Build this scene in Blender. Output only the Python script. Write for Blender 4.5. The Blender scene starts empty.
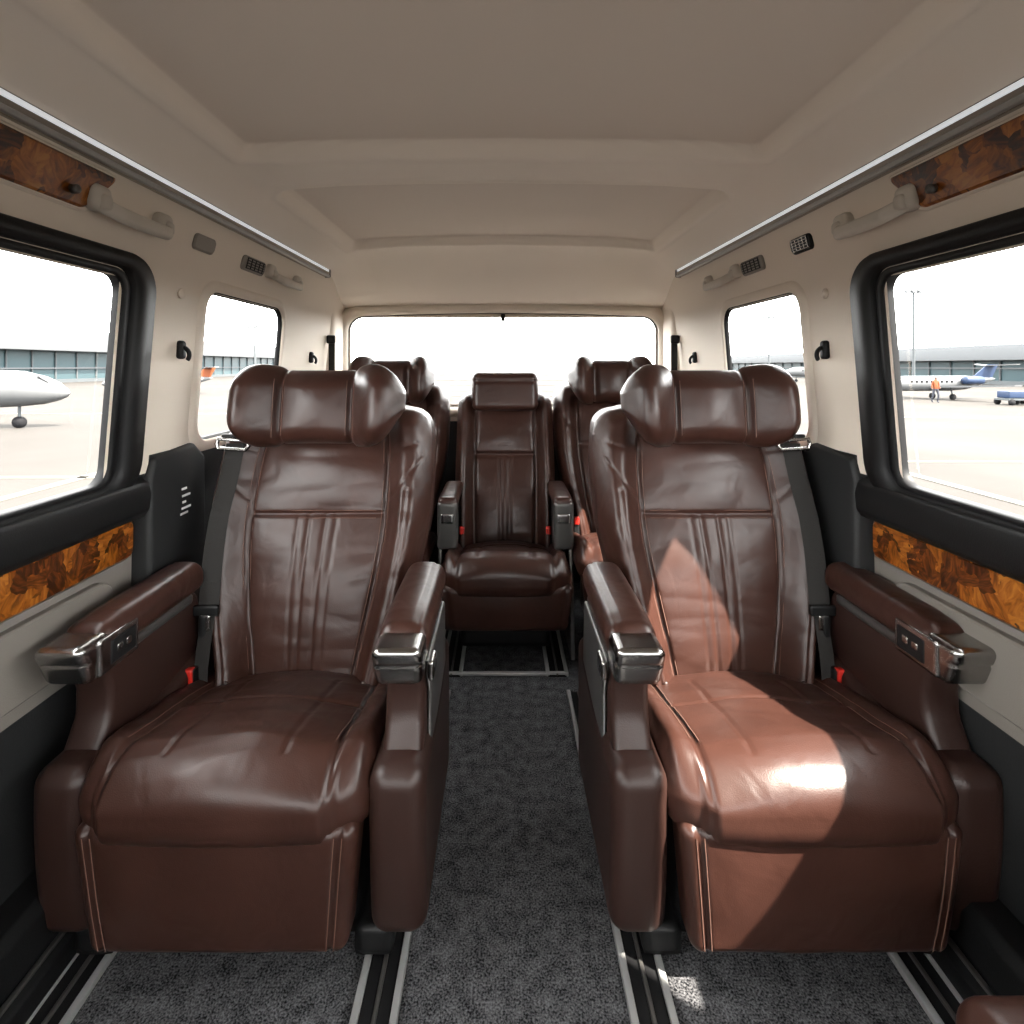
import bpy, math, numpy as np
from mathutils import Vector, noise
S=bpy.context.scene
try:
    S.view_settings.view_transform='Standard'; S.view_settings.look='None'
except Exception as e: print(e)
# ---------------------------------------------------------------- materials
def newmat(name):
    m=bpy.data.materials.new(name); m.use_nodes=True
    nt=m.node_tree; b=nt.nodes['Principled BSDF']; return m,nt,b
def pm(name,col,rough=.5,metal=0,coat=0,bump=0,bscale=200,spec=None,var=0,vscale=8):
    m,nt,b=newmat(name)
    b.inputs['Base Color'].default_value=(*col,1); b.inputs['Roughness'].default_value=rough
    b.inputs['Metallic'].default_value=metal; b.inputs['Coat Weight'].default_value=coat
    if spec is not None: b.inputs['Specular IOR Level'].default_value=spec
    tc=nt.nodes.new('ShaderNodeTexCoord')
    n=nt.nodes.new('ShaderNodeTexNoise'); n.inputs['Scale'].default_value=bscale; n.inputs['Detail'].default_value=4
    nt.links.new(tc.outputs['Object'],n.inputs['Vector'])
    if bump:
        bp=nt.nodes.new('ShaderNodeBump'); bp.inputs['Strength'].default_value=bump; bp.inputs['Distance'].default_value=.002
        nt.links.new(n.outputs['Fac'],bp.inputs['Height']); nt.links.new(bp.outputs['Normal'],b.inputs['Normal'])
    if var:
        n2=nt.nodes.new('ShaderNodeTexNoise'); n2.inputs['Scale'].default_value=vscale; n2.inputs['Detail'].default_value=5
        nt.links.new(tc.outputs['Object'],n2.inputs['Vector'])
        r=nt.nodes.new('ShaderNodeValToRGB')
        r.color_ramp.elements[0].position=.3; r.color_ramp.elements[1].position=.7
        r.color_ramp.elements[0].color=(*[c*(1-var) for c in col],1); r.color_ramp.elements[1].color=(*[min(1,c*(1+var)) for c in col],1)
        nt.links.new(n2.outputs['Fac'],r.inputs['Fac']); nt.links.new(r.outputs['Color'],b.inputs['Base Color'])
    return m
def leather(name,col):
    m,nt,b=newmat(name); L=nt.links.new
    tc=nt.nodes.new('ShaderNodeTexCoord')
    n=nt.nodes.new('ShaderNodeTexNoise'); n.inputs['Scale'].default_value=9; n.inputs['Detail'].default_value=4; n.inputs['Distortion'].default_value=.3
    v=nt.nodes.new('ShaderNodeTexVoronoi'); v.inputs['Scale'].default_value=420
    w=nt.nodes.new('ShaderNodeTexNoise'); w.inputs['Scale'].default_value=11; w.inputs['Detail'].default_value=2; w.inputs['Distortion'].default_value=.8
    for q in (n,v,w): L(tc.outputs['Object'],q.inputs['Vector'])
    r=nt.nodes.new('ShaderNodeValToRGB'); r.color_ramp.elements[0].position=.3; r.color_ramp.elements[1].position=.75
    r.color_ramp.elements[0].color=(*[c*.85 for c in col],1); r.color_ramp.elements[1].color=(*[c*1.2 for c in col],1)
    L(n.outputs['Fac'],r.inputs['Fac']); L(r.outputs['Color'],b.inputs['Base Color'])
    b1=nt.nodes.new('ShaderNodeBump'); b1.inputs['Strength'].default_value=.32; b1.inputs['Distance'].default_value=.008
    b2=nt.nodes.new('ShaderNodeBump'); b2.inputs['Strength'].default_value=.14; b2.inputs['Distance'].default_value=.001
    L(w.outputs['Fac'],b1.inputs['Height']); L(v.outputs['Distance'],b2.inputs['Height'])
    L(b1.outputs['Normal'],b2.inputs['Normal']); L(b2.outputs['Normal'],b.inputs['Normal'])
    mr=nt.nodes.new('ShaderNodeMapRange'); mr.inputs['To Min'].default_value=.29; mr.inputs['To Max'].default_value=.42
    L(n.outputs['Fac'],mr.inputs['Value']); L(mr.outputs['Result'],b.inputs['Roughness'])
    b.inputs['Specular IOR Level'].default_value=.33
    return m
def burl(name):
    m,nt,b=newmat(name); L=nt.links.new
    tc=nt.nodes.new('ShaderNodeTexCoord')
    n=nt.nodes.new('ShaderNodeTexNoise'); n.inputs['Scale'].default_value=14; n.inputs['Detail'].default_value=3
    mx=nt.nodes.new('ShaderNodeMixRGB'); mx.inputs['Fac'].default_value=.10
    v=nt.nodes.new('ShaderNodeTexVoronoi'); v.inputs['Scale'].default_value=26
    L(tc.outputs['Object'],n.inputs['Vector']); L(tc.outputs['Object'],mx.inputs['Color1']); L(n.outputs['Color'],mx.inputs['Color2'])
    L(mx.outputs['Color'],v.inputs['Vector'])
    sep=nt.nodes.new('ShaderNodeSeparateColor'); L(v.outputs['Color'],sep.inputs['Color'])
    rot=nt.nodes.new('ShaderNodeVectorRotate'); rot.rotation_type='X_AXIS'
    an=nt.nodes.new('ShaderNodeMath'); an.operation='MULTIPLY'; an.inputs[1].default_value=6.0; L(sep.outputs['Green'],an.inputs[0]); L(an.outputs[0],rot.inputs['Angle'])
    L(tc.outputs['Object'],rot.inputs['Vector'])
    mp=nt.nodes.new('ShaderNodeMapping'); mp.inputs['Scale'].default_value=(1,.28,1); L(rot.outputs['Vector'],mp.inputs['Vector'])
    n2=nt.nodes.new('ShaderNodeTexNoise'); n2.inputs['Scale'].default_value=75; n2.inputs['Detail'].default_value=6; n2.inputs['Distortion'].default_value=1.2
    L(mp.outputs['Vector'],n2.inputs['Vector'])
    ad=nt.nodes.new('ShaderNodeMath'); ad.operation='MULTIPLY_ADD'; ad.inputs[1].default_value=.40
    L(sep.outputs['Red'],ad.inputs[0])
    ml=nt.nodes.new('ShaderNodeMath'); ml.operation='MULTIPLY'; ml.inputs[1].default_value=.85; L(n2.outputs['Fac'],ml.inputs[0]); L(ml.outputs[0],ad.inputs[2])
    r=nt.nodes.new('ShaderNodeValToRGB'); e=r.color_ramp.elements
    e[0].position=.38; e[0].color=(.022,.005,.001,1); e[1].position=.88; e[1].color=(.34,.125,.020,1)
    k=e.new(.53); k.color=(.09,.023,.003,1); k=e.new(.67); k.color=(.20,.058,.006,1)
    L(ad.outputs[0],r.inputs['Fac']); L(r.outputs['Color'],b.inputs['Base Color'])
    b.inputs['Roughness'].default_value=.32; b.inputs['Coat Weight'].default_value=.15; b.inputs['Coat Roughness'].default_value=.06; b.inputs['Specular IOR Level'].default_value=.3
    return m
def carpet(name):
    m,nt,b=newmat(name); L=nt.links.new
    tc=nt.nodes.new('ShaderNodeTexCoord')
    n=nt.nodes.new('ShaderNodeTexNoise'); n.inputs['Scale'].default_value=240; n.inputs['Detail'].default_value=3
    n3=nt.nodes.new('ShaderNodeTexNoise'); n3.inputs['Scale'].default_value=30; n3.inputs['Detail'].default_value=8
    for q in (n,n3): L(tc.outputs['Object'],q.inputs['Vector'])
    ad=nt.nodes.new('ShaderNodeMath'); ad.operation='MULTIPLY_ADD'; ad.inputs[1].default_value=.45; L(n3.outputs['Fac'],ad.inputs[0]); L(n.outputs['Fac'],ad.inputs[2])
    r=nt.nodes.new('ShaderNodeValToRGB'); e=r.color_ramp.elements
    e[0].position=.56; e[0].color=(.005,.005,.006,1); e[1].position=.93; e[1].color=(.11,.11,.115,1)
    L(ad.outputs[0],r.inputs['Fac']); L(r.outputs['Color'],b.inputs['Base Color']); b.inputs['Roughness'].default_value=.95
    b.inputs['Specular IOR Level'].default_value=.08
    bp=nt.nodes.new('ShaderNodeBump'); bp.inputs['Strength'].default_value=.8; bp.inputs['Distance'].default_value=.004
    L(n.outputs['Fac'],bp.inputs['Height']); L(bp.outputs['Normal'],b.inputs['Normal'])
    return m
def glassm(name,tint=(.96,.98,.98)):
    m=bpy.data.materials.new(name); m.use_nodes=True; nt=m.node_tree; nt.nodes.clear()
    o=nt.nodes.new('ShaderNodeOutputMaterial'); t=nt.nodes.new('ShaderNodeBsdfTransparent'); g=nt.nodes.new('ShaderNodeBsdfGlossy')
    t.inputs['Color'].default_value=(*tint,1); g.inputs['Roughness'].default_value=.02
    x=nt.nodes.new('ShaderNodeMixShader'); x.inputs[0].default_value=.03
    nt.links.new(t.outputs[0],x.inputs[1]); nt.links.new(g.outputs[0],x.inputs[2]); nt.links.new(x.outputs[0],o.inputs[0]); return m
M_L=leather('leather_brown',(.0295,.0118,.0084))
M_ST=pm('stitching_thread',(.12,.062,.045),.7)
M_BR=pm('brown_plastic',(.021,.0094,.0072),.42,bump=.2,bscale=400,spec=.35)
M_SIL=pm('brushed_silver',(.34,.33,.32),.25,1)
M_RAIL=pm('rail_aluminium',(.34,.34,.335),.35,.5)
M_SILD=pm('satin_grey',(.10,.096,.092),.35,.7)
M_BLK=pm('black_plastic',(.0065,.0068,.0072),.45,bump=.15,bscale=300,spec=.25)
M_BLKD=pm('dark_grey_trim',(.0125,.013,.0135),.55,bump=.2,bscale=300,spec=.25)
M_RUB=pm('black_rubber',(.005,.005,.0055),.5,spec=.2)
M_BG=pm('beige_trim',(.70,.62,.525),.7,bump=.12,bscale=500)
M_HND=pm('handle_grey_beige',(.50,.46,.40),.5)
M_BGD=pm('door_card_grey_beige',(.145,.131,.114),.7,bump=.15,bscale=400)
M_DEF=pm('defroster_line',(.35,.33,.32),.6)
M_WOOD=burl('burl_wood'); M_CAR=carpet('carpet_charcoal'); M_GL=glassm('window_glass')
M_BELT=pm('seatbelt_webbing',(.022,.021,.020),.8,bump=.5,bscale=500,spec=.12)
M_RED=pm('red_button',(.40,.014,.008),.35)
M_WHT=pm('white_paint',(.6,.6,.6),.4)
M_GRV=pm('grille_grey_beige',(.22,.20,.175),.6)
M_HEAD,nt,b=newmat('headliner_cloth')
at=nt.nodes.new('ShaderNodeAttribute'); at.attribute_name='panel'
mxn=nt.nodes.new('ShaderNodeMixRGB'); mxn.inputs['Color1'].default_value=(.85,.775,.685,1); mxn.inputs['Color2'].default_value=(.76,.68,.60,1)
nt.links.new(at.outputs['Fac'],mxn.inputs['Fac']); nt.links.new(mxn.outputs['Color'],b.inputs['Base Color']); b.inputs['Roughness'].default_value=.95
b.inputs['Specular IOR Level'].default_value=.15
tcn=nt.nodes.new('ShaderNodeTexCoord'); nn=nt.nodes.new('ShaderNodeTexNoise'); nn.inputs['Scale'].default_value=600; nt.links.new(tcn.outputs['Object'],nn.inputs['Vector'])
bp=nt.nodes.new('ShaderNodeBump'); bp.inputs['Strength'].default_value=.25; bp.inputs['Distance'].default_value=.002; nt.links.new(nn.outputs['Fac'],bp.inputs['Height']); nt.links.new(bp.outputs['Normal'],b.inputs['Normal'])
# ---------------------------------------------------------------- geometry helpers
MIR=1; OFF=(0,0,0)
def link(o,parent=None):
    bpy.context.collection.objects.link(o)
    if parent: o.parent=parent
    return o
def empty(name,loc=(0,0,0)):
    e=bpy.data.objects.new(name,None); e.location=loc; e.empty_display_size=.1; return link(e)
def mk(name,V,F,mat,parent=None,smooth=True,mats=None,mi=None,noxf=False):
    V=np.array(V,float).reshape(-1,3).copy()
    if not noxf:
        V=V-np.array(OFF); V[:,0]*=MIR
        if MIR<0: F=[tuple(reversed(f)) for f in F]
    me=bpy.data.meshes.new(name); me.from_pydata(V.tolist(),[],[tuple(f) for f in F])
    for m in (mats or [mat]): me.materials.append(m)
    if mi is not None: me.polygons.foreach_set('material_index',np.array(mi,dtype=np.int32))
    me.polygons.foreach_set('use_smooth',[smooth]*len(me.polygons)); me.update()
    return link(bpy.data.objects.new(name,me),parent)
def rbox(name,c,h,r,mat,parent=None,step=.01,deform=None):
    c=np.array(c,float);h=np.array(h,float); r=min(r,h.min()*.999)
    n=np.maximum(4,np.round(2*h/step).astype(int)); n=np.minimum(n,260)
    quads=[]
    st=((n[1]+1)*(n[2]+1),(n[2]+1),1)
    for a in range(3):
        b=(a+1)%3;d=(a+2)%3
        B,D=np.meshgrid(np.arange(n[b]),np.arange(n[d]),indexing='ij'); B=B.ravel();D=D.ravel()
        for s in (0,1):
            base=(n[a] if s else 0)*st[a]
            k=lambda x,y: base+x*st[b]+y*st[d]
            q=np.stack([k(B,D),k(B+1,D),k(B+1,D+1),k(B,D+1)],1)
            if not s: q=q[:,::-1]
            quads.append(q)
    Q=np.concatenate(quads); U,inv=np.unique(Q,return_inverse=True); F=inv.reshape(Q.shape)
    I=np.stack([U//st[0],(U%st[0])//st[1],U%st[1]],1).astype(float)
    P=-h+2*h*I/n
    inn=np.clip(P,-(h-r),h-r); d=P-inn; L=np.linalg.norm(d,axis=1,keepdims=True); L[L<1e-9]=1
    P=inn+d/L*r
    if deform is not None: P=deform(P,h)
    return mk(name,P+c,F.tolist(),mat,parent)
def ss(a,b,x):
    t=np.clip((x-a)/(b-a),0,1); return t*t*(3-2*t)
def sint(x,xs,ys,k=.05):
    return sum(np.interp(x+o*k,xs,ys) for o in (-1,-.6,-.2,.2,.6,1))/6
def gr(d,w=.006): return np.exp(-(d/w)**2)
def nz(P,s,seed=0):
    return np.array([noise.noise(Vector((p[0]*s[0]+seed,p[1]*s[1],p[2]*s[2]))) for p in P])
def prism(name,prof,x0,x1,mat,parent=None,bev=.006,axis='x'):
    n=len(prof); V=[(x0,a,b) for a,b in prof]+[(x1,a,b) for a,b in prof]
    if axis=='y': V=[(v[1],v[0],v[2]) for v in V]
    if axis=='z': V=[(v[1],v[2],v[0]) for v in V]
    F=[tuple(range(n)),tuple(range(2*n-1,n-1,-1))]+[(i,i+n,(i+1)%n+n,(i+1)%n) for i in range(n)]
    o=mk(name,V,F,mat,parent,smooth=False)
    import bmesh
    bm=bmesh.new(); bm.from_mesh(o.data); bmesh.ops.recalc_face_normals(bm,faces=bm.faces); bm.to_mesh(o.data); bm.free()
    if bev:
        md=o.modifiers.new('b','BEVEL'); md.width=bev; md.segments=3; md.limit_method='ANGLE'; md.angle_limit=math.radians(25)
        o.data.polygons.foreach_set('use_smooth',[True]*len(o.data.polygons))
    return o
def box(name,c,h,mat,parent=None,bev=.003):
    return prism(name,[(c[1]-h[1],c[2]-h[2]),(c[1]+h[1],c[2]-h[2]),(c[1]+h[1],c[2]+h[2]),(c[1]-h[1],c[2]+h[2])],c[0]-h[0],c[0]+h[0],mat,parent,bev)
def tubes(name,paths,rad,mat,parent=None,smooth=False,noxf=False):
    cu=bpy.data.curves.new(name,'CURVE'); cu.dimensions='3D'; cu.bevel_depth=rad; cu.bevel_resolution=3 if rad>.003 else 1
    for p in paths:
        sp=cu.splines.new('NURBS' if smooth else 'POLY'); sp.points.add(len(p)-1)
        for i,q in enumerate(p):
            q=q if noxf else ((q[0]-OFF[0])*MIR,q[1]-OFF[1],q[2]-OFF[2]); sp.points[i].co=(*q,1)
        if smooth: sp.order_u=4; sp.use_endpoint_u=True; sp.resolution_u=6
    if rad>.003: cu.use_fill_caps=True
    cu.materials.append(mat); return link(bpy.data.objects.new(name,cu),parent)
def disc(name,c,r,depth,axis,mat,parent=None,n=24):
    a=np.linspace(0,2*np.pi,n,endpoint=False); V=[];ax='xyz'.index(axis); o1,o2=[i for i in range(3) if i!=ax]
    for s,k in ((-1,1),(1,1),(1.3,.85)):
        for t in a:
            p=[0,0,0];p[ax]=c[ax]+s*depth/2;p[o1]=c[o1]+r*k*math.cos(t);p[o2]=c[o2]+r*k*math.sin(t);V.append(p)
    F=[tuple(range(n))]+[tuple(range(3*n-1,2*n-1,-1))]
    for L in range(2): F+=[(L*n+i,(L+1)*n+i,(L+1)*n+(i+1)%n,L*n+(i+1)%n) for i in range(n)]
    o=mk(name,V,F,mat,parent); 
    import bmesh
    bm=bmesh.new(); bm.from_mesh(o.data); bmesh.ops.recalc_face_normals(bm,faces=bm.faces); bm.to_mesh(o.data); bm.free(); return o
def rrect(a0,a1,b0,b1,r,n=10):
    pts=[]
    for cx,cy,s in ((a1-r,b1-r,0),(a0+r,b1-r,1),(a0+r,b0+r,2),(a1-r,b0+r,3)):
        for i in range(n+1):
            t=(s+i/n)*math.pi/2; pts.append((cx+r*math.cos(t),cy+r*math.sin(t)))
    out=[]
    N=len(pts)
    for i in range(N):
        p=pts[i];q=pts[(i+1)%N]; out.append(p)
        if i%(n+1)==n:
            for k in range(1,12): out.append((p[0]+(q[0]-p[0])*k/12,p[1]+(q[1]-p[1])*k/12))
    return out
def ring(name,secs,fmap,mat,parent=None,mats=None,secm=None):
    V=[];F=[];mi=[]
    for (a0,a1,b0,b1,r,off) in secs:
        for a,b in rrect(a0,a1,b0,b1,r): V.append(fmap(a,b,off))
    n=len(V)//len(secs)
    for k in range(len(secs)-1):
        for i in range(n):
            F.append((k*n+i,k*n+(i+1)%n,(k+1)*n+(i+1)%n,(k+1)*n+i)); mi.append(secm[k] if secm else 0)
    return mk(name,V,F,mat,parent,mats=mats,mi=mi)
# ---------------------------------------------------------------- van shell
XW=([0,.5,.80,.88,.92,1.46,1.637],[.955,.965,.96,.94,.93,.885,.838])
def Xw(z): return float(np.interp(z,*XW))
M_LED=pm('led_diffuser',(.75,.78,.80),.3)
M_LED.node_tree.nodes['Principled BSDF'].inputs['Emission Color'].default_value=(.9,.95,1,1)
M_LED.node_tree.nodes['Principled BSDF'].inputs['Emission Strength'].default_value=.45
def build_wall(side,name):
    s=-1 if side=='left' else 1
    ny,nzv=300,110; Y=np.linspace(-1.4,3.1,ny+1); Z=np.linspace(-.02,1.65,nzv+1)
    V=[(s*np.interp(z,*XW),y,z) for y in Y for z in Z]; F=[];mi=[]
    for i in range(ny):
        for j in range(nzv):
            y=(Y[i]+Y[i+1])/2; z=(Z[j]+Z[j+1])/2
            if .60<y<1.30 and .92<z<1.41: continue
            if 1.67<y<2.26 and .97<z<1.425: continue
            if -1.25<y<.36 and .92<z<1.41: continue
            a=i*(nzv+1)+j; q=(a,a+nzv+1,a+nzv+2,a+1); F.append(q if s<0 else q[::-1])
            if y<1.46: m=0 if z>.92 else (1 if z>.80 else (2 if z>.50 else 1))
            else: m=0 if z>.97 else 1
            mi.append(m)
    mk(name,V,F,None,mats=[M_BG,M_BLKD,M_BGD],mi=mi,noxf=True)
    fm=lambda a,b,o: (s*(Xw(b)+o),a,b)
    def window(y0,y1,z0,z1,r,frame,big):
        e=empty(frame,(s*.9,(y0+y1)/2,(z0+z1)/2))
        global OFF; OFF=tuple(e.location)
        if big:
            ring('frame_gasket',[(y0,y1,z0,z1,r,.022),(y0,y1,z0,z1,r,.0),(y0-.004,y1+.004,z0-.004,z1+.004,r,-.004),(y0-.022,y1+.022,z0-.01,z1+.014,r+.01,-.006),
              (y0-.026,y1+.027,z0-.012,z1+.018,r+.012,.002),(y0-.03,y1+.033,z0-.014,z1+.022,r+.014,-.012),(y0-.07,y1+.105,z0-.05,z1+.052,r+.05,-.016),(y0-.078,y1+.12,z0-.06,z1+.062,r+.055,.006)],fm,None,e,mats=[M_RUB,M_BLK],secm=[0,0,1,0,0,1,1])
        else:
            ring('frame_gasket',[(y0,y1,z0,z1,r,.014),(y0,y1,z0,z1,r,.002),(y0-.008,y1+.008,z0-.008,z1+.008,r+.01,-.002),(y0-.012,y1+.012,z0-.012,z1+.012,r+.012,-.010),(y0-.036,y1+.036,z0-.036,z1+.036,r+.03,-.008),(y0-.046,y1+.046,z0-.046,z1+.046,r+.035,.004)],fm,None,e,mats=[M_RUB,M_BG],secm=[0,0,1,1,1])
        gx=.020 if big else .012
        zz=np.linspace(z0-.01,z1+.01,6)
        V=[(s*(Xw(z)+gx),y,z) for z in zz for y in (y0-.01,y1+.01)]
        mk('glass_pane',V,[(2*i,2*i+1,2*i+3,2*i+2) for i in range(5)],M_GL,e); OFF=(0,0,0)
    k=1 if side=='left' else 3
    window(.60,1.31,.925,1.41,.04,'window_%d'%k,True)  # pillar ahead, out of view, shaped to keep sun off the aisle floor
    window(1.68,2.25,.98,1.42,.06,'window_%d'%(k+1),False)
    window(-1.24,.35,.925,1.41,.04,'window_%d'%(k+5),True)
    prof=[(.98,.81),(.925,.812),(.912,.83),(.908,.87),(.915,.90),(.935,.915),(.98,.915)]
    prism('trim_belt_ledge_'+side,[(s*a,b) for a,b in prof],-1.2,1.45,M_BLK,None,.006,axis='y')
    def panel(nm,y0,y1,z0,z1,off,mat,r=.02,parent=None,taper=0,th=.012):
        P=rrect(y0,y1,z0,z1,r,6); n=len(P)
        c=((y0+y1)/2,(z0+z1)/2)
        V=[];lay=[(1,1,.02),(1,1,off+.004),(1-.004/((y1-y0)/2),1-.004/((z1-z0)/2),off)]
        for sy,sz,o in lay:
            for a,b in P:
                aa=c[0]+(a-c[0])*sy; bb=c[1]+(b-c[1])*sz
                if taper: aa+= taper*((bb-c[1])/((z1-z0)/2))*(aa>c[0])
                V.append((s*(np.interp(bb,*XW)+o),aa,bb))
        F=[(k2*n+i,k2*n+(i+1)%n,(k2+1)*n+(i+1)%n,(k2+1)*n+i) for k2 in range(2) for i in range(n)]
        F.append(tuple(range(2*n,3*n))); return mk(nm,V,F,mat,parent,smooth=False)
    e=empty('wood_door_trim',(s*.95,.6,.76)); 
    global OFF; OFF=tuple(e.location)
    panel('silver_surround',.06,1.452,.706,.808,-.004,M_SILD,.02,e)
    panel('burl_inlay',.07,1.445,.711,.803,-.009,M_WOOD,.016,e)
    e=empty('door_trim_pad',(s*.95,.6,.6)); OFF=tuple(e.location)
    panel('pad',-.9,1.36,.535,.69,-.02,M_BGD,.05,e)
    e=empty('wood_overhead_trim',(s*.86,.6,1.57)); OFF=tuple(e.location)
    panel('bezel',.2,1.20,1.517,1.614,-.006,M_BG,.02,e,.035)
    panel('burl_inlay',.21,1.185,1.523,1.606,-.012,M_WOOD,.014,e,.035)
    disc('knob',(s*(Xw(1.55)-.02),1.10,1.548),.009,.012,'x',M_SILD,e)
    OFF=(0,0,0)
    prof=[(.99,0),(.86,0),(.86,.06),(.885,.075),(.885,.15),(.90,.17),(.99,.17)]
    prism('trim_sill_'+side,[(s*a,b) for a,b in prof],-1.3,3.0,M_BLK,None,.006,axis='y')
    box('trim_sill_strip_'+side,(s*.872,.7,.078),(.006,1.4,.003),M_SILD)
    e=empty('ceiling_light_rail',(s*.835,1.0,1.637)); OFF=tuple(e.location)
    rbox('rail_body',(s*.838,.75,1.640),(.020,1.9,.020),.008,M_SIL,e,step=.006)
    rbox('led_diffuser',(s*.820,.75,1.647),(.004,1.88,.006),.003,M_LED,e,step=.01)
    rbox('rail_lip',(s*.822,.75,1.624),(.006,1.89,.006),.003,M_RAIL,e,step=.01)
    rbox('rail_end_cap',(s*.838,2.655,1.640),(.021,.012,.021),.008,M_SILD,e,step=.004)
    def handle(y0,y1,z,sc):
        # chunky folding grab handle: two bosses and a flattened bar standing off the rail trim
        e=empty('grab_handle',(s*Xw(z),(y0+y1)/2,z)); global OFF; OFF=tuple(e.location)
        X=Xw(z); a=.042*sc; L=(y1-y0)/2
        def db(P,h):
            v=np.abs(P[:,1]/h[1]); arch=ss(.62,1.0,v)
            sx_=P[:,0]*(1+.25*(1-v)); 
            return np.stack([sx_+s*arch*a*.75,P[:,1],P[:,2]+arch*.018*sc-.004*(1-v**2)],1)
        rbox('grip',(s*(X-a),(y0+y1)/2,z-.018*sc),(.011*sc,L+.012,.016*sc),.0105*sc,M_HND,e,step=.004,deform=db)
        for y,d in ((y0,1),(y1,-1)):
            rbox('mount',(s*(X-.008),y+d*.004,z+.008),(.022*sc,.026*sc,.026*sc),.016*sc,M_HND,e,step=.004)
            rbox('hinge_cover',(s*(X-.022*sc),y+d*.004,z-.002),(.016*sc,.014*sc,.016*sc),.010*sc,M_HND,e,step=.004)
        OFF=(0,0,0)
    handle(1.17,1.40,1.545,1.05); handle(2.05,2.32,1.54,.95)
    def lens(nm,yc,z,hy,hz,mat,grid):
        e=empty(nm,(s*Xw(z),yc,z)); global OFF; OFF=tuple(e.location)
        panel('bezel',yc-hy,yc+hy,z-hz,z+hz,-.008,mat,hz*.6,e)
        if grid:
            ps=[]
            for i in range(5):
                zz=z-hz*.7+i*hz*.35; ps.append([(s*(Xw(zz)-.009),yc-hy*.8,zz),(s*(Xw(zz)-.009),yc+hy*.8,zz)])
            for i in range(5):
                yy=yc-hy*.7+i*hy*.35; ps.append([(s*(Xw(z-hz*.7)-.009),yy,z-hz*.7),(s*(Xw(z+hz*.7)-.009),yy,z+hz*.7)])
            tubes('grille_bars',ps,.002,M_RUB if mat!=M_RUB else M_SIL,e)
        OFF=(0,0,0)
    lens('reading_lamp' if s<0 else 'air_vent',1.61,1.55,.055,.022,M_GRV if s<0 else M_RUB,s>0)
    lens('speaker_grille',1.93,1.545,.085,.024,M_GRV,True)
    for yy,zz in ((1.56,1.245),(2.62,1.24)):
        e=empty('coat_hook',(s*Xw(zz),yy,zz)); OFF=tuple(e.location); X=Xw(zz)
        rbox('base',(s*(X-.006),yy,zz),(.010,.014,.026),.009,M_RUB,e,step=.004)
        tubes('hook',[[(s*(X-.005),yy,zz+.01),(s*(X-.030),yy,zz+.005),(s*(X-.034),yy,zz-.016),(s*(X-.024),yy,zz-.028)]],.006,M_RUB,e,smooth=True)
        OFF=(0,0,0)
    e=empty('shoulder_belt_anchor',(s*.885,2.86,1.25)); OFF=tuple(e.location)
    rbox('loop',(s*.872,2.84,1.335),(.022,.010,.022),.009,M_RUB,e,step=.005)
    rbox('strap',(s*.870,2.845,1.20),(.016,.004,.14),.003,M_BELT,e,step=.01)
    OFF=(0,0,0)
    disc('screw_cap_'+side,(s*(Xw(1.4)-.002),1.545,1.40),.014,.004,'x',M_BG)
    prof=[(1.45,.06),(1.45,.9),(1.47,.96),(1.66,.975),(1.72,.93),(1.74,.06)]
    prism('trim_pillar_lower_'+side,prof,s*.99,s*.912,M_BLKD,None,.014)
for sd_ in ('left','right'): build_wall(sd_,'wall_'+sd_)
e=empty('safety_label',(-.911,1.60,.80)); OFF=tuple(e.location)
for i,(dz,w) in enumerate(((.05,.012),(.03,.02),(.012,.008),(-.005,.022),(-.02,.018))):
    box('mark_%d'%i,(-.9105,1.60+.01*(i%2),.80+dz),(.0008,w,.003),M_WHT,e,bev=0)
OFF=(0,0,0)
fl=mk('floor',[(-1,-1.4,0),(1,-1.4,0),(1,3.15,0),(-1,3.15,0)],[(0,1,2,3)],M_CAR)
# ceiling
XX=np.linspace(-.90,.90,361); YY=np.concatenate([np.arange(-1.4,.6,.03),np.arange(.6,3.12,.006)]); nx=len(XX)-1; ny=len(YY)-1
gx,gy=np.meshgrid(XX,YY,indexing='ij')
def sd(x,y,x1,y0,y1,r):
    qx=np.abs(x)-x1+r; qy=np.abs(y-(y0+y1)/2)-(y1-y0)/2+r
    return np.hypot(np.maximum(qx,0),np.maximum(qy,0))+np.minimum(np.maximum(qx,qy),0)-r
zc=sint(np.abs(gx),[0,.3,.5,.68,.74,.838,.9],[1.778,1.773,1.766,1.750,1.722,1.640,1.60],.02)
s1=sd(gx,gy-.03*(1-(gx/.69)**2),.69,-1.3,1.50,.035); s2=sd(gx,gy-.02*(1-(gx/.69)**2),.705,1.745,2.63,.035)
dp=.040
zc=zc+dp*(1-ss(-.012,0.001,s1))+dp*(1-ss(-.012,0.001,s2))
zc=zc-.005*np.exp(-((s1-.012)/.010)**2)-.005*np.exp(-((s2-.012)/.010)**2)
zc=zc-.018*ss(1.5,1.60,gy)*(1-ss(1.64,1.745,gy))*(1-ss(.6,.75,np.abs(gx)))
q=ss(2.68,3.14,gy); zc=zc-(zc-1.515)*q
V=np.stack([gx.ravel(),gy.ravel(),zc.ravel()],1)
I,J=np.meshgrid(np.arange(nx),np.arange(ny),indexing='ij'); A=(I*(ny+1)+J).ravel()
F=np.stack([A,A+1,A+ny+2,A+ny+1],1).tolist()
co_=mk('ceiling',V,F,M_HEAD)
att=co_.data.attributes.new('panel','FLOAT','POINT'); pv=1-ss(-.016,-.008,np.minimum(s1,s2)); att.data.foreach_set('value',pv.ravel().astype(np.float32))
mk('roof_skin',[(-.93,-1.4,1.66),(.93,-1.4,1.66),(.93,3.15,1.66),(-.93,3.15,1.66),(-.8,-1.4,1.86),(.8,-1.4,1.86),(.8,3.15,1.86),(-.8,3.15,1.86)],[(0,4,7,3),(1,2,6,5),(4,5,6,7),(3,7,6,2)],M_WHT,smooth=False)
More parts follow.
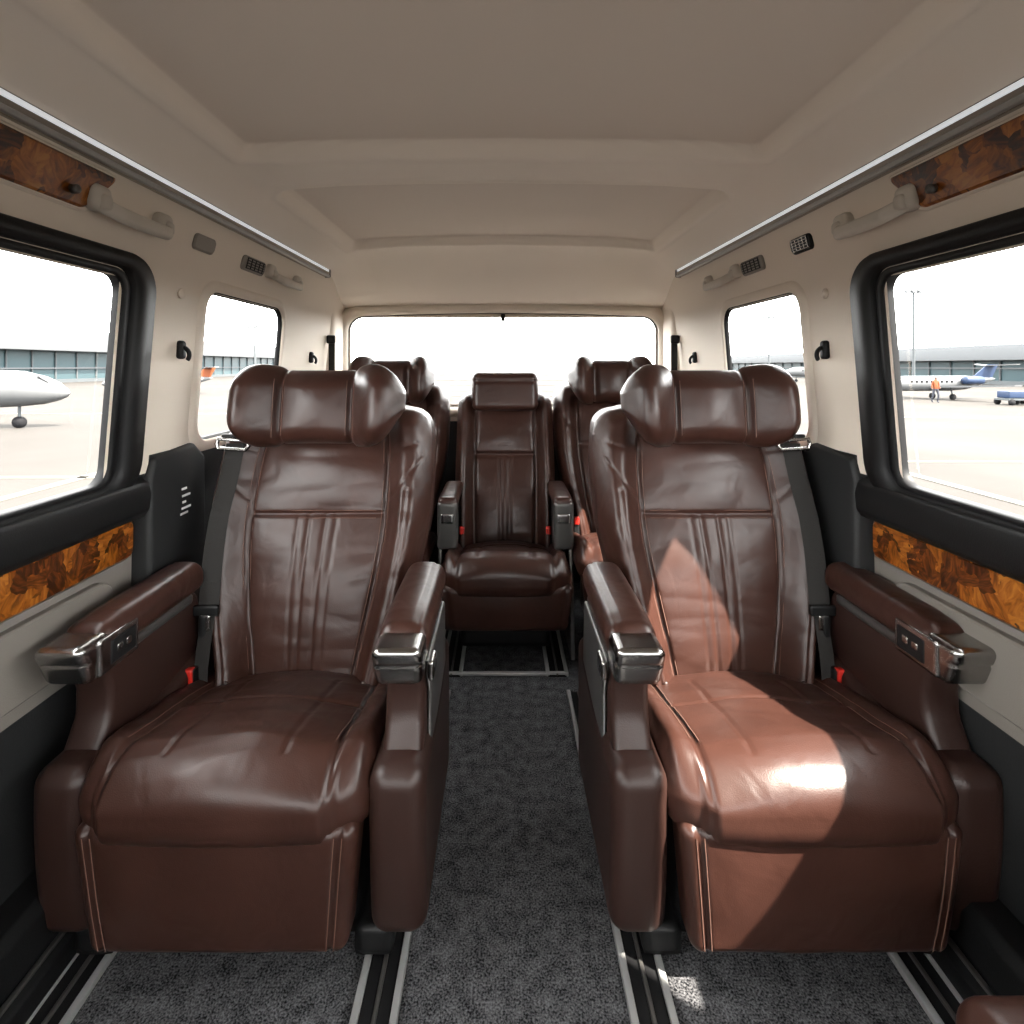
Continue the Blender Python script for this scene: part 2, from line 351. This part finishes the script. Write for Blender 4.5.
# back wall
ny2,nz2=130,120; X2=np.linspace(-.98,.98,ny2+1); Z2=np.linspace(-.02,1.84,nz2+1)
V=[(x,3.1,z) for x in X2 for z in Z2];F=[];mi=[]
for i in range(ny2):
    for j in range(nz2):
        x=(X2[i]+X2[i+1])/2;z=(Z2[j]+Z2[j+1])/2
        if abs(x)<.85 and .98<z<1.475: continue
        a=i*(nz2+1)+j;F.append((a,a+1,a+nz2+2,a+nz2+1)); mi.append(0 if z>.9 else 1)
mk('wall_back',V,F,None,mats=[M_BG,M_BLKD],mi=mi)
e=empty('window_5',(0,3.1,1.24)); OFF=tuple(e.location)
def fb(a,b,o): return (a,3.1+o,b-.022*(abs(a)/.86)**2*(1 if b>1.3 else 0))
ring('frame',[(-.85,.85,.98,1.487,.07,.03),(-.85,.85,.98,1.487,.07,.0),(-.855,.855,.975,1.492,.08,-.006),(-.860,.860,.966,1.500,.085,-.03),(-.90,.90,.94,1.530,.10,-.05),(-.93,.93,.92,1.56,.11,.0)],fb,None,e,mats=[M_RUB,M_BG],secm=[0,0,1,1,1])
mk('glass_pane',[(-.86,3.13,.97),(.86,3.13,.97),(.86,3.13,1.49),(-.86,3.13,1.49)],[(0,1,2,3)],M_GL,e)
tubes('defroster_lines',[[(-.8,3.127,z),(.8,3.127,z)] for z in np.linspace(1.03,1.42,14)],.0008,M_DEF,e)
rbox('latch_button',(0,3.08,1.466),(.012,.012,.02),.006,M_RUB,e,step=.004)
OFF=(0,0,0)
# front bulkhead: dashboard height wall, windscreen opening, added unseen header blocking front light
box('wall_front',(0,-1.42,.46),(.97,.02,.48),M_BLKD)
box('windscreen_light_blocker',(0,-1.40,1.62),(.97,.04,.22),M_BG)
for s,n in ((-1,'left'),(1,'right')):
    rbox('trim_rear_pillar_'+n,(s*.930,3.00,1.25),(.055,.13,.36),.05,M_BG,None,step=.012)
def rails(name,xs,y0,y1):
    for x in xs:
        e=empty(name,(x,(y0+y1)/2,0)); global OFF; OFF=tuple(e.location)
        L=(y1-y0)/2; yc=(y0+y1)/2
        box('channel',(x,yc,.004),(.036,L,.004),M_RUB,e,.001)
        box('edge_1',(x-.036,yc,.009),(.007,L,.007),M_RAIL,e,.002)
        box('edge_2',(x+.036,yc,.009),(.007,L,.007),M_RAIL,e,.002)
        box('edge_3',(x,yc,.008),(.004,L,.005),M_SILD,e,.001)
        OFF=(0,0,0)
rails('seat_rail',(-.235,-.83,.275,.825),.82,2.05)
rails('seat_rail',(-.20,.21),2.16,3.0)
e=empty('floor_cross_strip',(0,2.17,.01)); OFF=tuple(e.location); box('strip',(0,2.17,.008),(.24,.008,.006),M_RAIL,e,.002); OFF=(0,0,0)

# ---------------------------------------------------------------- seats
def seat(name,X0,mir,dy=0,sx=1,dz=0,kind='captain',step=.005):
    global MIR,OFF
    e=empty(name,(X0,1.35+dy,dz)); MIR=mir; OFF=(0,1.35+dy,0)
    rear=kind!='captain'
    gw=.0055 if step<.007 else .009; gd=.007 if step<.007 else .010
    Z0,Z1=.30,1.08
    if kind=='middle': WP=([0,.2,.5,.9,1],[.235,.24,.245,.243,.235]); WM=.245; Z1=1.075
    else: WP=([0,.12,.35,.55,.75,.92,1],[.225,.240,.288,.320,.326,.318,.298]); WM=.326
    hz=(Z1-Z0)/2; HY=.075
    def yfront(u,t,x):
        au=np.abs(u)
        y=1.50+.25*t-.018*np.sin(np.pi*np.clip(t*1.15,0,1))+dy
        k=.62 if kind=='middle' else .56+.05*np.sin(np.pi*np.clip(t,0,1))
        Bst=(.068-.018*ss(.55,.8,t))*ss(k-.03,k+.20,au) - (.050)*ss(.84,1.02,au)
        Bst=Bst+.022*np.sin(np.pi*np.clip((t-.03)/.57,0,1))*(au<k)*np.cos(np.clip(au/k,0,1)*np.pi/2)**.5+.022*np.sin(np.pi*np.clip((t-.6)/.36,0,1))*(au<k)*np.cos(np.clip(au/k,0,1)*np.pi/2)**.5
        ax=np.abs(x)
        g=gr((au-k)*WM,gw)*1.4*(t<.98)+1.1*gr((t-.6)*2*hz,gw)*(au<k)
        g=g+.55*gr(ax-.022*(.8+.5*t),gw)*(t<.6)+.30*gr(ax-.050*(.8+.5*t),gw)*(t<.6)*(0 if kind=='middle' else 1)
        if kind!='middle':
            tt=.64+.20*((au-k)/(1-k))
            g=g+.8*gr((t-tt)*2*hz,gw)*(au>k)*(au<.92)
            tt=.82+.06*(au-k)/(1-k); g=g+.35*gr((t-tt)*2*hz,gw)*(au>k)*(au<.9)
            g=g+.7*gr((au-.80)*WM,gw)*(t<.70)*(t>.05)
        Bst=Bst-gd*np.clip(g,0,1.4)
        return y-Bst
    def dback(P,h):
        t=(P[:,2]+h[2])/(2*h[2]); u=P[:,0]/h[0]
        w=sint(t,*WP,k=.05)*sx; x=P[:,0]*w/WM
        fw=np.clip(-P[:,1]/HY,0,1); fw=fw**.6*ss(0,.35,fw)
        yf=yfront(u,t,x/sx)
        yb=1.50+.25*t+dy+2*HY
        base=yb-HY+P[:,1]; y=base*(1-fw)+ (yf+(P[:,1]+HY))*fw
        z=P[:,2].copy()
        z=z-.022*ss(.5,1,np.abs(u))*ss(.8,1,t)
        Q=np.stack([x,y-1.5-dy,z],1)
        k=nz(Q,(5,5,9),X0*7)*.004+nz(Q,(7,10,24),X0*9)*.0016-np.abs(nz(Q,(4.5,9,15),X0*11))*.0042
        Q[:,1]+=k*fw
        return Q
    rbox('backrest',(0,1.5+dy,Z0+hz),(WM,HY,hz),.048,M_L,e,step=step,deform=dback)
    def yb_at(x,z):
        t=(z-Z0)/(Z1-Z0); w=float(sint(np.array([t]),*WP,k=.05)[0])*sx; u=x/w
        return float(yfront(np.array([u]),np.array([t]),np.array([x/sx]))[0])
    if not rear:
        rbox('back_shell',(0,1.5+.20+dy,.70),(.27*sx,.05,.34),.04,M_BR,e,step=.02,deform=lambda P,h:np.stack([P[:,0],P[:,1]+.32*P[:,2]+.0,P[:,2]],1))
    st=[]
    if step<.007:
        for sg in (-1,1):
            for du in (-.030,.030):
                p=[]
                for t in np.linspace(.03,.93,60):
                    kk=.56+.05*math.sin(math.pi*t)
                    w=float(sint(np.array([t]),*WP,k=.05)[0])*sx; x=sg*(kk+du)*w
                    p.append((x,yb_at(x,Z0+t*2*hz)-.0010,Z0+t*2*hz))
                st.append(p)
        for dt in (-.013,.013):
            p=[]
            for x in np.linspace(-.170,.170,40): z=Z0+(.6+dt)*2*hz; p.append((x,yb_at(x,z)-.0010,z))
            st.append(p)
    if kind=='middle':
        def dh(P,h):
            u=P[:,0]/h[0]; Q=P.copy(); fw=np.clip(-P[:,1]/h[1],0,1)
            Q[:,1]+= .18*P[:,2]-.012*fw*(1-u**2)+.006*fw*gr(P[:,2]-.05,.008)
            return Q
        rbox('headrest',(0,2.805,1.075),(.165,.05,.095),.035,M_L,e,step=.007,deform=dh)
        tubes('headrest_posts',[[(x,2.83,1.0),(x,2.86,.98),(x,2.87,.93)] for x in (-.05,.05)],.006,M_SIL,e)
    else:
        hw=.254*sx
        def dh(P,h):
            u=P[:,0]/h[0]; au=np.abs(u); v=P[:,2]/h[2]; fw=np.clip(-P[:,1]/h[1],0,1)
            hs=sint(au,[0,.34,.40,.50,.64,.76,.88,.96,1.05],[.88,.88,.91,1.0,1.05,1.0,.80,.52,.25],.03)
            bot=sint(au,[0,.34,.45,.62,.76,.88,.96,1.05],[.93,.94,1.0,.98,.84,.60,.38,.2],.03)
            z=P[:,2]*np.where(v>0,hs,bot)+.010*ss(.75,1,au)
            fwd=.060*ss(.34,.78,au)-.036*ss(.80,1.0,au)
            puff=.024*np.sin(np.pi*np.clip((au-.405)/.60,0,1))*(1-v**2)
            pf=.020*np.cos(np.clip(au/.40,0,1)*np.pi/2)*(1-v**2)+puff
            g=gr((au-.405)*h[0],gw*1.2)*1.9
            y=P[:,1]+.14*P[:,2]-fwd-(pf-gd*g)*fw
            z=z-(np.sign(v)*gd*1.1*gr((au-.405)*h[0],.008))*np.clip(np.abs(v)*2-1,0,1)
            Q=np.stack([P[:,0],y,z],1); Q[:,1]+=(nz(Q,(12,10,12),X0*5)*.0022-np.abs(nz(Q,(20,10,10),X0*6))*.0018)*fw
            return Q
        rbox('headrest',(0,1.665+dy,1.083),(hw,.062,.118),.0615,M_L,e,step=step,deform=dh)
        tubes('headrest_posts',[[(x,1.70+dy,1.0),(x,1.76+dy,.97),(x,1.78+dy,.93)] for x in (-.06,.06)],.007,M_SIL,e)
        if step<.007:
            for sg in (-1,1):
                for du in (-.045,.045):
                    p=[]
                    for v in np.linspace(-.72,.72,24):
                        au=.405+du; x=sg*au*hw; P=np.array([[x,-.062,v*.118]]); Q=dh(P,np.array([hw,.062,.118]))[0]
                        p.append((Q[0],Q[1]+1.665+dy-.001,Q[2]+1.083))
                    st.append(p)
    cw=(.288 if kind!='middle' else .262)*sx
    def dc(P,h):
        u=P[:,0]/h[0]; au=np.abs(u); tw=ss(-.2,.9,P[:,2]/h[2]); y=P[:,1]; f=(y+h[1])/(2*h[1])
        z=P[:,2]-.22*np.maximum(y+.17,0)*tw + .024*ss(.70,.9,au)*tw*(ss(.0,.3,f)) 
        z=z-.03*ss(.9,1,au)*tw
        z=z-.018*(1-ss(0,.22,f))*tw
        z=z+.020*np.cos(np.clip(au/.7,0,1)*np.pi/2)*tw
        g=gr((au-.735)*h[0],gw)*1.4+.45*gr((au-.40)*h[0],gw)*(f>.12)*(f<.8)+.7*gr((y-.02),gw)*(au<.735)
        z=z-gd*g*tw
        fr=ss(.5,1,-P[:,1]/h[1])
        yy=y+gd*g*fr*(1-tw) -.016*(1-au**2)*fr +.022*fr*ss(.72,.80,au)
        Q=np.stack([P[:,0],yy,z],1)
        Q[:,2]+= (nz(Q,(6,9,5),X0*3)*.005+nz(Q,(12,22,10),X0*4)*.0018-np.abs(nz(Q,(5,14,10),X0*8))*.004)*tw
        return Q
    rbox('cushion',(0,1.295+dy,.368),(cw,.266,.078),.068,M_L,e,step=step,deform=dc)
    lw=.256*sx
    def dl(P,h):
        u=P[:,0]/h[0]; au=np.abs(u); fw=np.clip(-P[:,1]/h[1],0,1)
        y=P[:,1]-.012*(1-au**2)*fw*(1-(P[:,2]/h[2])**2)+gd*fw*gr((au-.875)*h[0],gw)
        y=y+.06*(-P[:,2])
        Q=np.stack([P[:,0]*(1+.05*P[:,2]/h[2]),y,P[:,2]],1); Q[:,1]+=nz(Q,(8,5,8),X0*2)*.003*fw; return Q
    zc_,hz_=((.212,.127) if not rear else (.255,.09))
    rbox('leg_rest',(0,1.090+dy,zc_),(lw,.045,hz_),.024,M_L,e,step=step,deform=dl)
    if step<.007:
        for sg in (-1,1):
            for du in (-.028,.028):
                p=[]
                for v in np.linspace(-.88,.88,24):
                    P=np.array([[sg*(.875+du)*lw,-.045,v*hz_]]); Q=dl(P,np.array([lw,.045,hz_]))[0]; p.append((Q[0],Q[1]+1.090+dy-.001,Q[2]+zc_))
                st.append(p)
            for du in (-.03,.03):
                p=[]
                for v in np.linspace(-.6,.8,30):
                    P=np.array([[sg*(.735+du)*cw,v*.266,.078]]); Q=dc(P,np.array([cw,.266,.078]))[0]; p.append((Q[0],Q[1]+1.295+dy,Q[2]+.368+.001))
                st.append(p)
        tubes('stitching',st,.0009,M_ST,e)
    if kind=='captain':
        rbox('base_frame',(0,1.36,.185),(.25,.22,.15),.02,M_RUB,e,step=.03)
        for x in (-.28,.28): rbox('rail_foot',(x,1.36,.047),(.04,.24,.03),.01,M_BLK,e,step=.02)
    else:
        rbox('base_frame',(0,1.42+dy,.15-dz/2),(.19*sx,.20,.13+dz/2),.02,M_RUB,e,step=.03)
    if kind=='captain':
        for sg in (-1,1):
            ax_=.334 if sg>0 else .316
            def dbase(P,h):
                v=P[:,2]/h[2]; fr=ss(.3,1,-P[:,1]/h[1])
                return np.stack([P[:,0],P[:,1]-fr*.012*(1-v**2)+fr*.012*(-v),P[:,2]+.03*ss(-.2,.8,P[:,1]/h[1])*(v>0)],1)
            rbox('side_housing',(sg*(ax_+.0),1.335,.250),(.056,.255,.172),.036,M_BR,e,step=.008,deform=dbase)
            prof=[(1.10,.36),(1.135,.42),(1.165,.47),(1.168,.52),(1.155,.56),(1.14,.60),(1.50,.60),(1.54,.48),(1.56,.36)]
            prism('armrest_post',prof,sg*(ax_-.040),sg*(ax_+.042),M_BR,e,.016)
            prof2=[(1.20,.30),(1.205,.50),(1.165,.585),(1.47,.585),(1.50,.30)]
            if sg>0: prism('side_plate',prof2,sg*(ax_+.042),sg*(ax_+.054),M_SILD,e,.008)
            def dpad(P,h):
                fw=ss(0,1,P[:,2]/h[2]); return np.stack([P[:,0]*(1+.05*np.cos(P[:,1]*6)),P[:,1],P[:,2]+.006*fw*(1-(P[:,0]/h[0])**2)-.004*fw*gr(P[:,0]-sg*.028,.004)-.10*np.maximum(-P[:,1]-.12,0)],1)
            rbox('armrest_pad',(sg*ax_,1.33,.634),(.051,.195,.036),.030,M_L,e,step=.006,deform=dpad)
            rbox('armrest_cap',(sg*ax_,1.130,.612),(.049,.048,.044),.018,M_SIL,e,step=.004,deform=lambda P,h:np.stack([P[:,0]*(1-.06*(P[:,2]<0)*(-P[:,2]/h[2])),P[:,1]+.018*(-P[:,2]/h[2])+.005*gr(P[:,2]-.008,.003)*(P[:,1]<0),P[:,2]],1))
            rbox('armrest_bracket',(sg*ax_,1.30,.592),(.046,.17,.014),.01,M_SILD,e,step=.01)
            if sg<0:
                xi=sg*(ax_-.048)
                rbox('control_panel',(xi,1.175,.613),(.006,.060,.036),.0055,M_SIL,e,step=.004)
                rbox('control_panel_inset',(xi+.004,1.185,.613),(.004,.040,.025),.0035,M_BLK,e,step=.004)
                for i in range(2): rbox('button_%d'%i,(xi+.0075,1.17+.028*i,.615),(.003,.009,.008),.0025,M_SIL,e,step=.003)
            else:
                rbox('recline_handle',(sg*.390,1.19,.565),(.006,.028,.020),.0055,M_SIL,e,step=.004)
                rbox('recline_handle_recess',(sg*.394,1.19,.565),(.004,.018,.009),.0035,M_BLK,e,step=.004)
        for x in (-.16,.16):
            zz=.375; disc('pivot_bolt',(x*1.12,yb_at(x*1.12,zz)-.002,zz),.008,.006,'y',M_BR,e)
        pts=[(-.248,.972),(-.248,.93),(-.250,.85),(-.252,.78),(-.250,.70),(-.246,.62),(-.242,.57),(-.240,.52),(-.242,.44),(-.245,.37)]
        V=[];F=[]
        dens=[]
        for i in range(len(pts)-1):
            for k in range(6): f=k/6; dens.append((pts[i][0]*(1-f)+pts[i+1][0]*f,pts[i][1]*(1-f)+pts[i+1][1]*f))
        dens.append(pts[-1])
        ys=[]
        for (x,z) in dens:
            m=min(yb_at(xx,z) for xx in np.linspace(x-.03,x+.03,7))-.009; ys.append(m)
        ys=np.convolve(np.pad(ys,4,'edge'),np.ones(9)/9,'valid')-.004
        for (x,z),y in zip(dens,ys):
            hwid=.027 if z>.56 else .018
            for dx,dyy in ((-hwid,0),(hwid,0),(hwid,.002),(-hwid,.002)): V.append((x+dx,y+dyy,z))
        n=len(dens)
        for i in range(n-1):
            for k in range(4): F.append((4*i+k,4*i+4+k,4*i+4+(k+1)%4,4*i+(k+1)%4))
        mk('seatbelt',V,F,M_BELT,e,smooth=False)
        y=ys[0]-.012
        cx=-.246
        ringp=[(cx-.042,y-.010,.960),(cx-.046,y-.010,.974),(cx-.042,y-.008,.988),(cx+.042,y-.008,.982),(cx+.046,y-.010,.968),(cx+.038,y-.010,.956),(cx-.042,y-.010,.960)]
        tubes('belt_guide',[ringp,[(cx,y-.008,.985),(cx,y+.02,1.01),(cx,y+.05,1.02)]],.006,M_SIL,e)
        rbox('belt_guide_plate',(cx,y,.992),(.036,.008,.010),.006,M_BLK,e,step=.004)
        yy=ys[np.argmin([abs(z-.555) for x,z in dens])]
        rbox('belt_tongue',(-.243,yy-.006,.555),(.034,.008,.014),.006,M_BLK,e,step=.004)
        rbox('belt_stalk',(-.250,yy-.012,.49),(.010,.006,.055),.005,M_BLK,e,step=.005)
        rbox('belt_tongue_metal',(-.243,yy-.013,.525),(.014,.003,.02),.002,M_SIL,e,step=.004)
        rbox('buckle_body',(-.262,1.44,.385),(.014,.014,.04),.006,M_BLK,e,step=.005)
        rbox('buckle_button',(-.262,1.432,.405),(.011,.01,.022),.004,M_RED,e,step=.004)
    if kind=='middle':
        for sg in (-1,1):
            rbox('armrest_pad',(sg*.238,2.47,.635),(.042,.18,.026),.022,M_L,e,step=.008)
            rbox('armrest_front',(sg*.238,2.31,.545),(.042,.022,.10),.016,M_SILD,e,step=.008)
            rbox('armrest_front_inset',(sg*.238,2.29,.575),(.026,.006,.02),.005,M_SIL,e,step=.006)
            prism('armrest_side',[(2.31,.60),(2.62,.60),(2.66,.40),(2.45,.36),(2.34,.44)],sg*.215,sg*.262,M_BLKD,e,.01)
            prism('side_frame',[(2.24,.02),(2.30,.30),(2.33,.50),(2.40,.50),(2.60,.30),(2.62,.02)],sg*.262,sg*.280,M_SILD,e,.006)
    if kind!='captain':
        for sg in ((-1,1) if kind=='middle' else (1,)):
            rbox('buckle_body',(sg*.20,2.60,.40),(.014,.014,.05),.006,M_BLK,e,step=.006)
            rbox('buckle_button',(sg*.20,2.59,.44),(.012,.010,.018),.004,M_RED,e,step=.005)
        if kind=='rearcaptain':
            pts=[(-.25*sx,1.02),(-.25*sx,.8),(-.23*sx,.6),(-.22*sx,.42)]
            V=[];F=[]
            for x,z in pts:
                y=min(yb_at(x-.02,z),yb_at(x+.02,z))-.012; V+= [(x-.022,y,z),(x+.022,y,z)]
            mk('seatbelt',V,[(2*i,2*i+1,2*i+3,2*i+2) for i in range(len(pts)-1)],M_BELT,e,smooth=False)
    MIR=1; OFF=(0,0,0)
seat('captain_seat',-.54,1)
seat('captain_seat',.60,-1)
seat('rear_captain_seat',-.555,1,dy=1.14,sx=.86,dz=.045,kind='rearcaptain',step=.010)
seat('rear_captain_seat',.54,-1,dy=1.14,sx=.86,dz=.045,kind='rearcaptain',step=.010)
seat('rear_middle_seat',.01,1,dy=1.12,kind='middle',step=.008)
e=empty('leather_footstool',(.76,.63,.14)); OFF=tuple(e.location)
rbox('pad',(.745,.66,.280),(.13,.13,.06),.045,M_L,e,step=.01)
rbox('foot',(.745,.66,.12),(.08,.10,.12),.02,M_RUB,e,step=.02); OFF=(0,0,0)

# ---------------------------------------------------------------- exterior
GZ=-1.2
M_APR=pm('apron_concrete',(.0315,.0292,.0272),.95,var=.12,vscale=.25,spec=.04)
mk('airport_apron_ground',[(-400,-200,GZ),(400,-200,GZ),(400,500,GZ),(-400,500,GZ)],[(0,1,2,3)],M_APR)
M_LINE=pm('apron_paint',(.05,.046,.038),.8)
e=empty('apron_markings',(0,20,GZ)); OFF=tuple(e.location)
for i,(x,y,hx,hy) in enumerate(((-9,8,.12,20),(9,8,.12,20),(-16,28,12,.15),(18,26,8,.15),(-14,12,8,.1),(15,14,8,.1))):
    box('line_%d'%i,(x,y,GZ+.01),(hx,hy,.01),M_LINE,e,0)
OFF=(0,0,0)
M_FAC=pm('terminal_white_cladding',(.068,.072,.076),.6,spec=.15); M_TGL=pm('terminal_glass',(.026,.042,.047),.3,spec=.08); M_MUL=pm('terminal_mullion',(.044,.049,.052),.5,spec=.15)
for s in (-1,1):
    e=empty('airport_terminal',(s*64,110,GZ)); OFF=tuple(e.location)
    top,gt=(6.4,3.3) if s<0 else (3.9,1.9)
    box('glass_facade',(s*65,110,(GZ+gt)/2),(1,105,(gt-GZ)/2),M_TGL,e,0)
    box('roof_fascia',(s*66,110,(top+gt)/2),(4,107,(top-gt)/2),M_FAC,e,.1)
    box('transom',(s*63.9,110,.9),(.2,105,.10),M_FAC,e,0)
    box('plinth',(s*64.5,110,GZ+.25),(1,105,.25),M_MUL,e,0)
    ps=[[(s*63.9,y,GZ),(s*63.9,y,gt)] for y in range(8,214,4)]
    tubes('mullions',ps,.12,M_MUL,e)
    OFF=(0,0,0)
M_PL=pm('aircraft_white',(.062,.064,.066),.35,spec=.15); M_PLB=pm('aircraft_blue',(.013,.022,.045),.4,spec=.15); M_OR=pm('hi_vis_orange',(.10,.027,.009),.6,spec=.15); M_TY=pm('tyre',(.008,.008,.009),.8,spec=.08)
def plane(x,y,rotz,sc,tail=None):
    e=empty('airplane',(x,y,GZ)); e.rotation_euler=(0,0,rotz); e.scale=(sc,sc,sc)
    xs=[0,.15,.5,1.1,2,3,9,11,13,14.5,15]; rs=[.02,.22,.45,.68,.85,.9,.9,.82,.5,.2,.05]; zo=[-.25,-.22,-.15,-.08,0,0,0,.08,.3,.5,.55]
    n=24;V=[];F=[]
    for X,R,z in zip(xs,rs,zo):
        for i in range(n):
            t=2*math.pi*i/n; V.append((-X,R*math.cos(t),1.9+z+R*math.sin(t)))
    for k in range(len(xs)-1):
        for i in range(n): F.append((k*n+i,k*n+(i+1)%n,(k+1)*n+(i+1)%n,(k+1)*n+i))
    mk('fuselage',V,F,M_PL,e)
    for sy in (-1,1):
        for k in range(9): disc('cabin_window_%d'%k,(-3.2-.65*k,sy*.88,2.15),.14,.06,'y',M_TY,e,10)
        V=[(-5.5,sy*.6,1.4),(-8.3,sy*.6,1.4),(-9.6,sy*8,1.8),(-8.7,sy*8,1.8)]; V+=[(a,b,c+.18) for a,b,c in V]
        mk('wing',V,[(0,1,2,3),(7,6,5,4),(0,4,5,1),(1,5,6,2),(2,6,7,3),(3,7,4,0)],M_PL,e,smooth=False)
        V=[(-13.6,0,4.0),(-14.8,0,4.0),(-15.5,sy*2.6,4.15),(-14.9,sy*2.6,4.15)]; V+=[(a,b,c+.1) for a,b,c in V]
        mk('tailplane',V,[(0,1,2,3),(7,6,5,4),(0,4,5,1),(1,5,6,2),(2,6,7,3),(3,7,4,0)],M_PL,e,smooth=False)
        disc('engine',(-10.8,sy*1.35,2.3),.48,2.0,'x',tail or M_PLB,e,20)
        disc('main_wheel',(-8,sy*1.4,.35),.35,.25,'y',M_TY,e,18); tubes('main_strut',[[(-8,sy*1.4,.35),(-8,sy*1.1,1.5)]],.08,M_MUL,e)
    disc('nose_wheel',(-2.2,0,.28),.28,.2,'y',M_TY,e,18); tubes('nose_strut',[[(-2.2,0,.28),(-2.2,0,1.3)]],.07,M_MUL,e)
    V=[(-11.8,-.06,2.5),(-14.6,-.06,2.6),(-15.4,-.06,4.2),(-14.0,-.06,4.2)]; V+=[(a,-b,c) for a,b,c in V]
    mk('tail_fin',V,[(0,1,2,3),(7,6,5,4),(0,4,5,1),(1,5,6,2),(2,6,7,3),(3,7,4,0)],tail or M_PLB,e,smooth=False)
    mk('cockpit_glass',[(-.75,-.42,2.22),(-.75,.42,2.22),(-1.25,.45,2.52),(-1.25,-.45,2.52)],[(0,1,2,3)],M_TY,e)
plane(-17.0,22,math.radians(10),.80,None)
plane(-33,46,math.radians(200),.55,M_OR)
plane(-24,92,math.radians(10),.8)
plane(27,40,math.radians(186),.6,None)
plane(42,84,math.radians(160),.8)
def pole(x,y,h):
    e=empty('floodlight_mast',(x,y,GZ)); 
    tubes('mast',[[(0,0,0),(0,0,h)]],.14,M_MUL,e); tubes('arm',[[(-.9,0,h),(.9,0,h)]],.09,M_MUL,e)
    for a in (-.7,0,.7): box('lamp_head_%s'%a,(a,0,h-.15),(.22,.2,.15),M_FAC,e,.02)
pole(44,60,10.5); pole(38,80,9.5); pole(-31,70,7.4)
for i,(x,y) in enumerate(((31.5,34.5),(33.5,35))):
    e=empty('baggage_cart',(x,y,GZ))
    box('cart_body',(0,0,.65),(.7,.45,.22),M_OR if i%2 else M_PLB,e,.05); box('cart_bed',(0,0,.35),(.8,.5,.06),M_MUL,e,.01)
    for a in (-.6,.6):
        for b in (-.5,.5): disc('wheel',(a,b,.2),.2,.1,'y',M_TY,e,14)
def person(x,y):
    vs=[(0,0,.95),(0,0,1.15),(0,0,1.38),(0,0,1.50),(0,-.01,1.60),(0,-.01,1.72),
        (.17,0,1.40),(.22,.02,1.12),(.20,-.12,.90),(-.17,0,1.40),(-.23,.02,1.12),(-.26,-.06,.86),
        (.10,0,.88),(.12,-.10,.48),(.13,.02,.08),(.13,-.12,.04),(-.10,0,.88),(-.13,.06,.48),(-.14,.16,.10),(-.14,.04,.05)]
    ed=[(0,1),(1,2),(2,3),(3,4),(4,5),(2,6),(6,7),(7,8),(2,9),(9,10),(10,11),(0,12),(12,13),(13,14),(14,15),(0,16),(16,17),(17,18),(18,19)]
    rd=[.15,.14,.16,.06,.10,.09,.07,.05,.04,.07,.05,.04,.10,.07,.05,.04,.10,.07,.05,.04]
    me=bpy.data.meshes.new('crew'); me.from_pydata(vs,ed,[]); o=bpy.data.objects.new('ground_crew_worker',me); link(o); o.location=(x,y,GZ)
    md=o.modifiers.new('s','SKIN')
    for i,r in enumerate(rd): me.skin_vertices[0].data[i].radius=(r,r*.8)
    me.skin_vertices[0].data[0].use_root=True
    o.modifiers.new('ss','SUBSURF').levels=2
    dg=bpy.context.evaluated_depsgraph_get(); ev=bpy.data.meshes.new_from_object(o.evaluated_get(dg)); o.modifiers.clear(); o.data=ev
    M_SK=pm('skin',(.045,.026,.019),.6); M_TR=pm('navy_trousers',(.006,.008,.015),.8)
    ev.materials.clear()
    for m in (M_TR,M_OR,M_SK): ev.materials.append(m)
    for p in ev.polygons:
        z=p.center.z; p.material_index=2 if (z>1.5 or (z<.95 and abs(p.center.x)>.19 and z>.8)) else (1 if z>.92 else 0); p.use_smooth=True
person(28.2,36.5)

# ---------------------------------------------------------------- light
w=bpy.data.worlds.new('World'); S.world=w; w.use_nodes=True; bg=w.node_tree.nodes['Background']
bg.inputs['Color'].default_value=(1,.985,.965,1); bg.inputs['Strength'].default_value=17.5
sl=bpy.data.lights.new('sun','SUN'); sl.energy=48; sl.angle=math.radians(.8); sl.color=(1,.91,.80)
so=bpy.data.objects.new('sun',sl); link(so); so.rotation_euler=Vector((-.60,.46,-1)).to_track_quat('-Z','Y').to_euler(); so.location=(3,-2,6)
cam=bpy.data.cameras.new('camera'); co=bpy.data.objects.new('camera',cam); link(co)
co.location=(0,0,1.2); co.rotation_euler=(math.pi/2,0,0); cam.sensor_width=36; cam.lens=560/1024*36
cam.shift_x=9/1024; cam.shift_y=-146/1024; cam.clip_start=.05; cam.clip_end=1000
S.camera=co
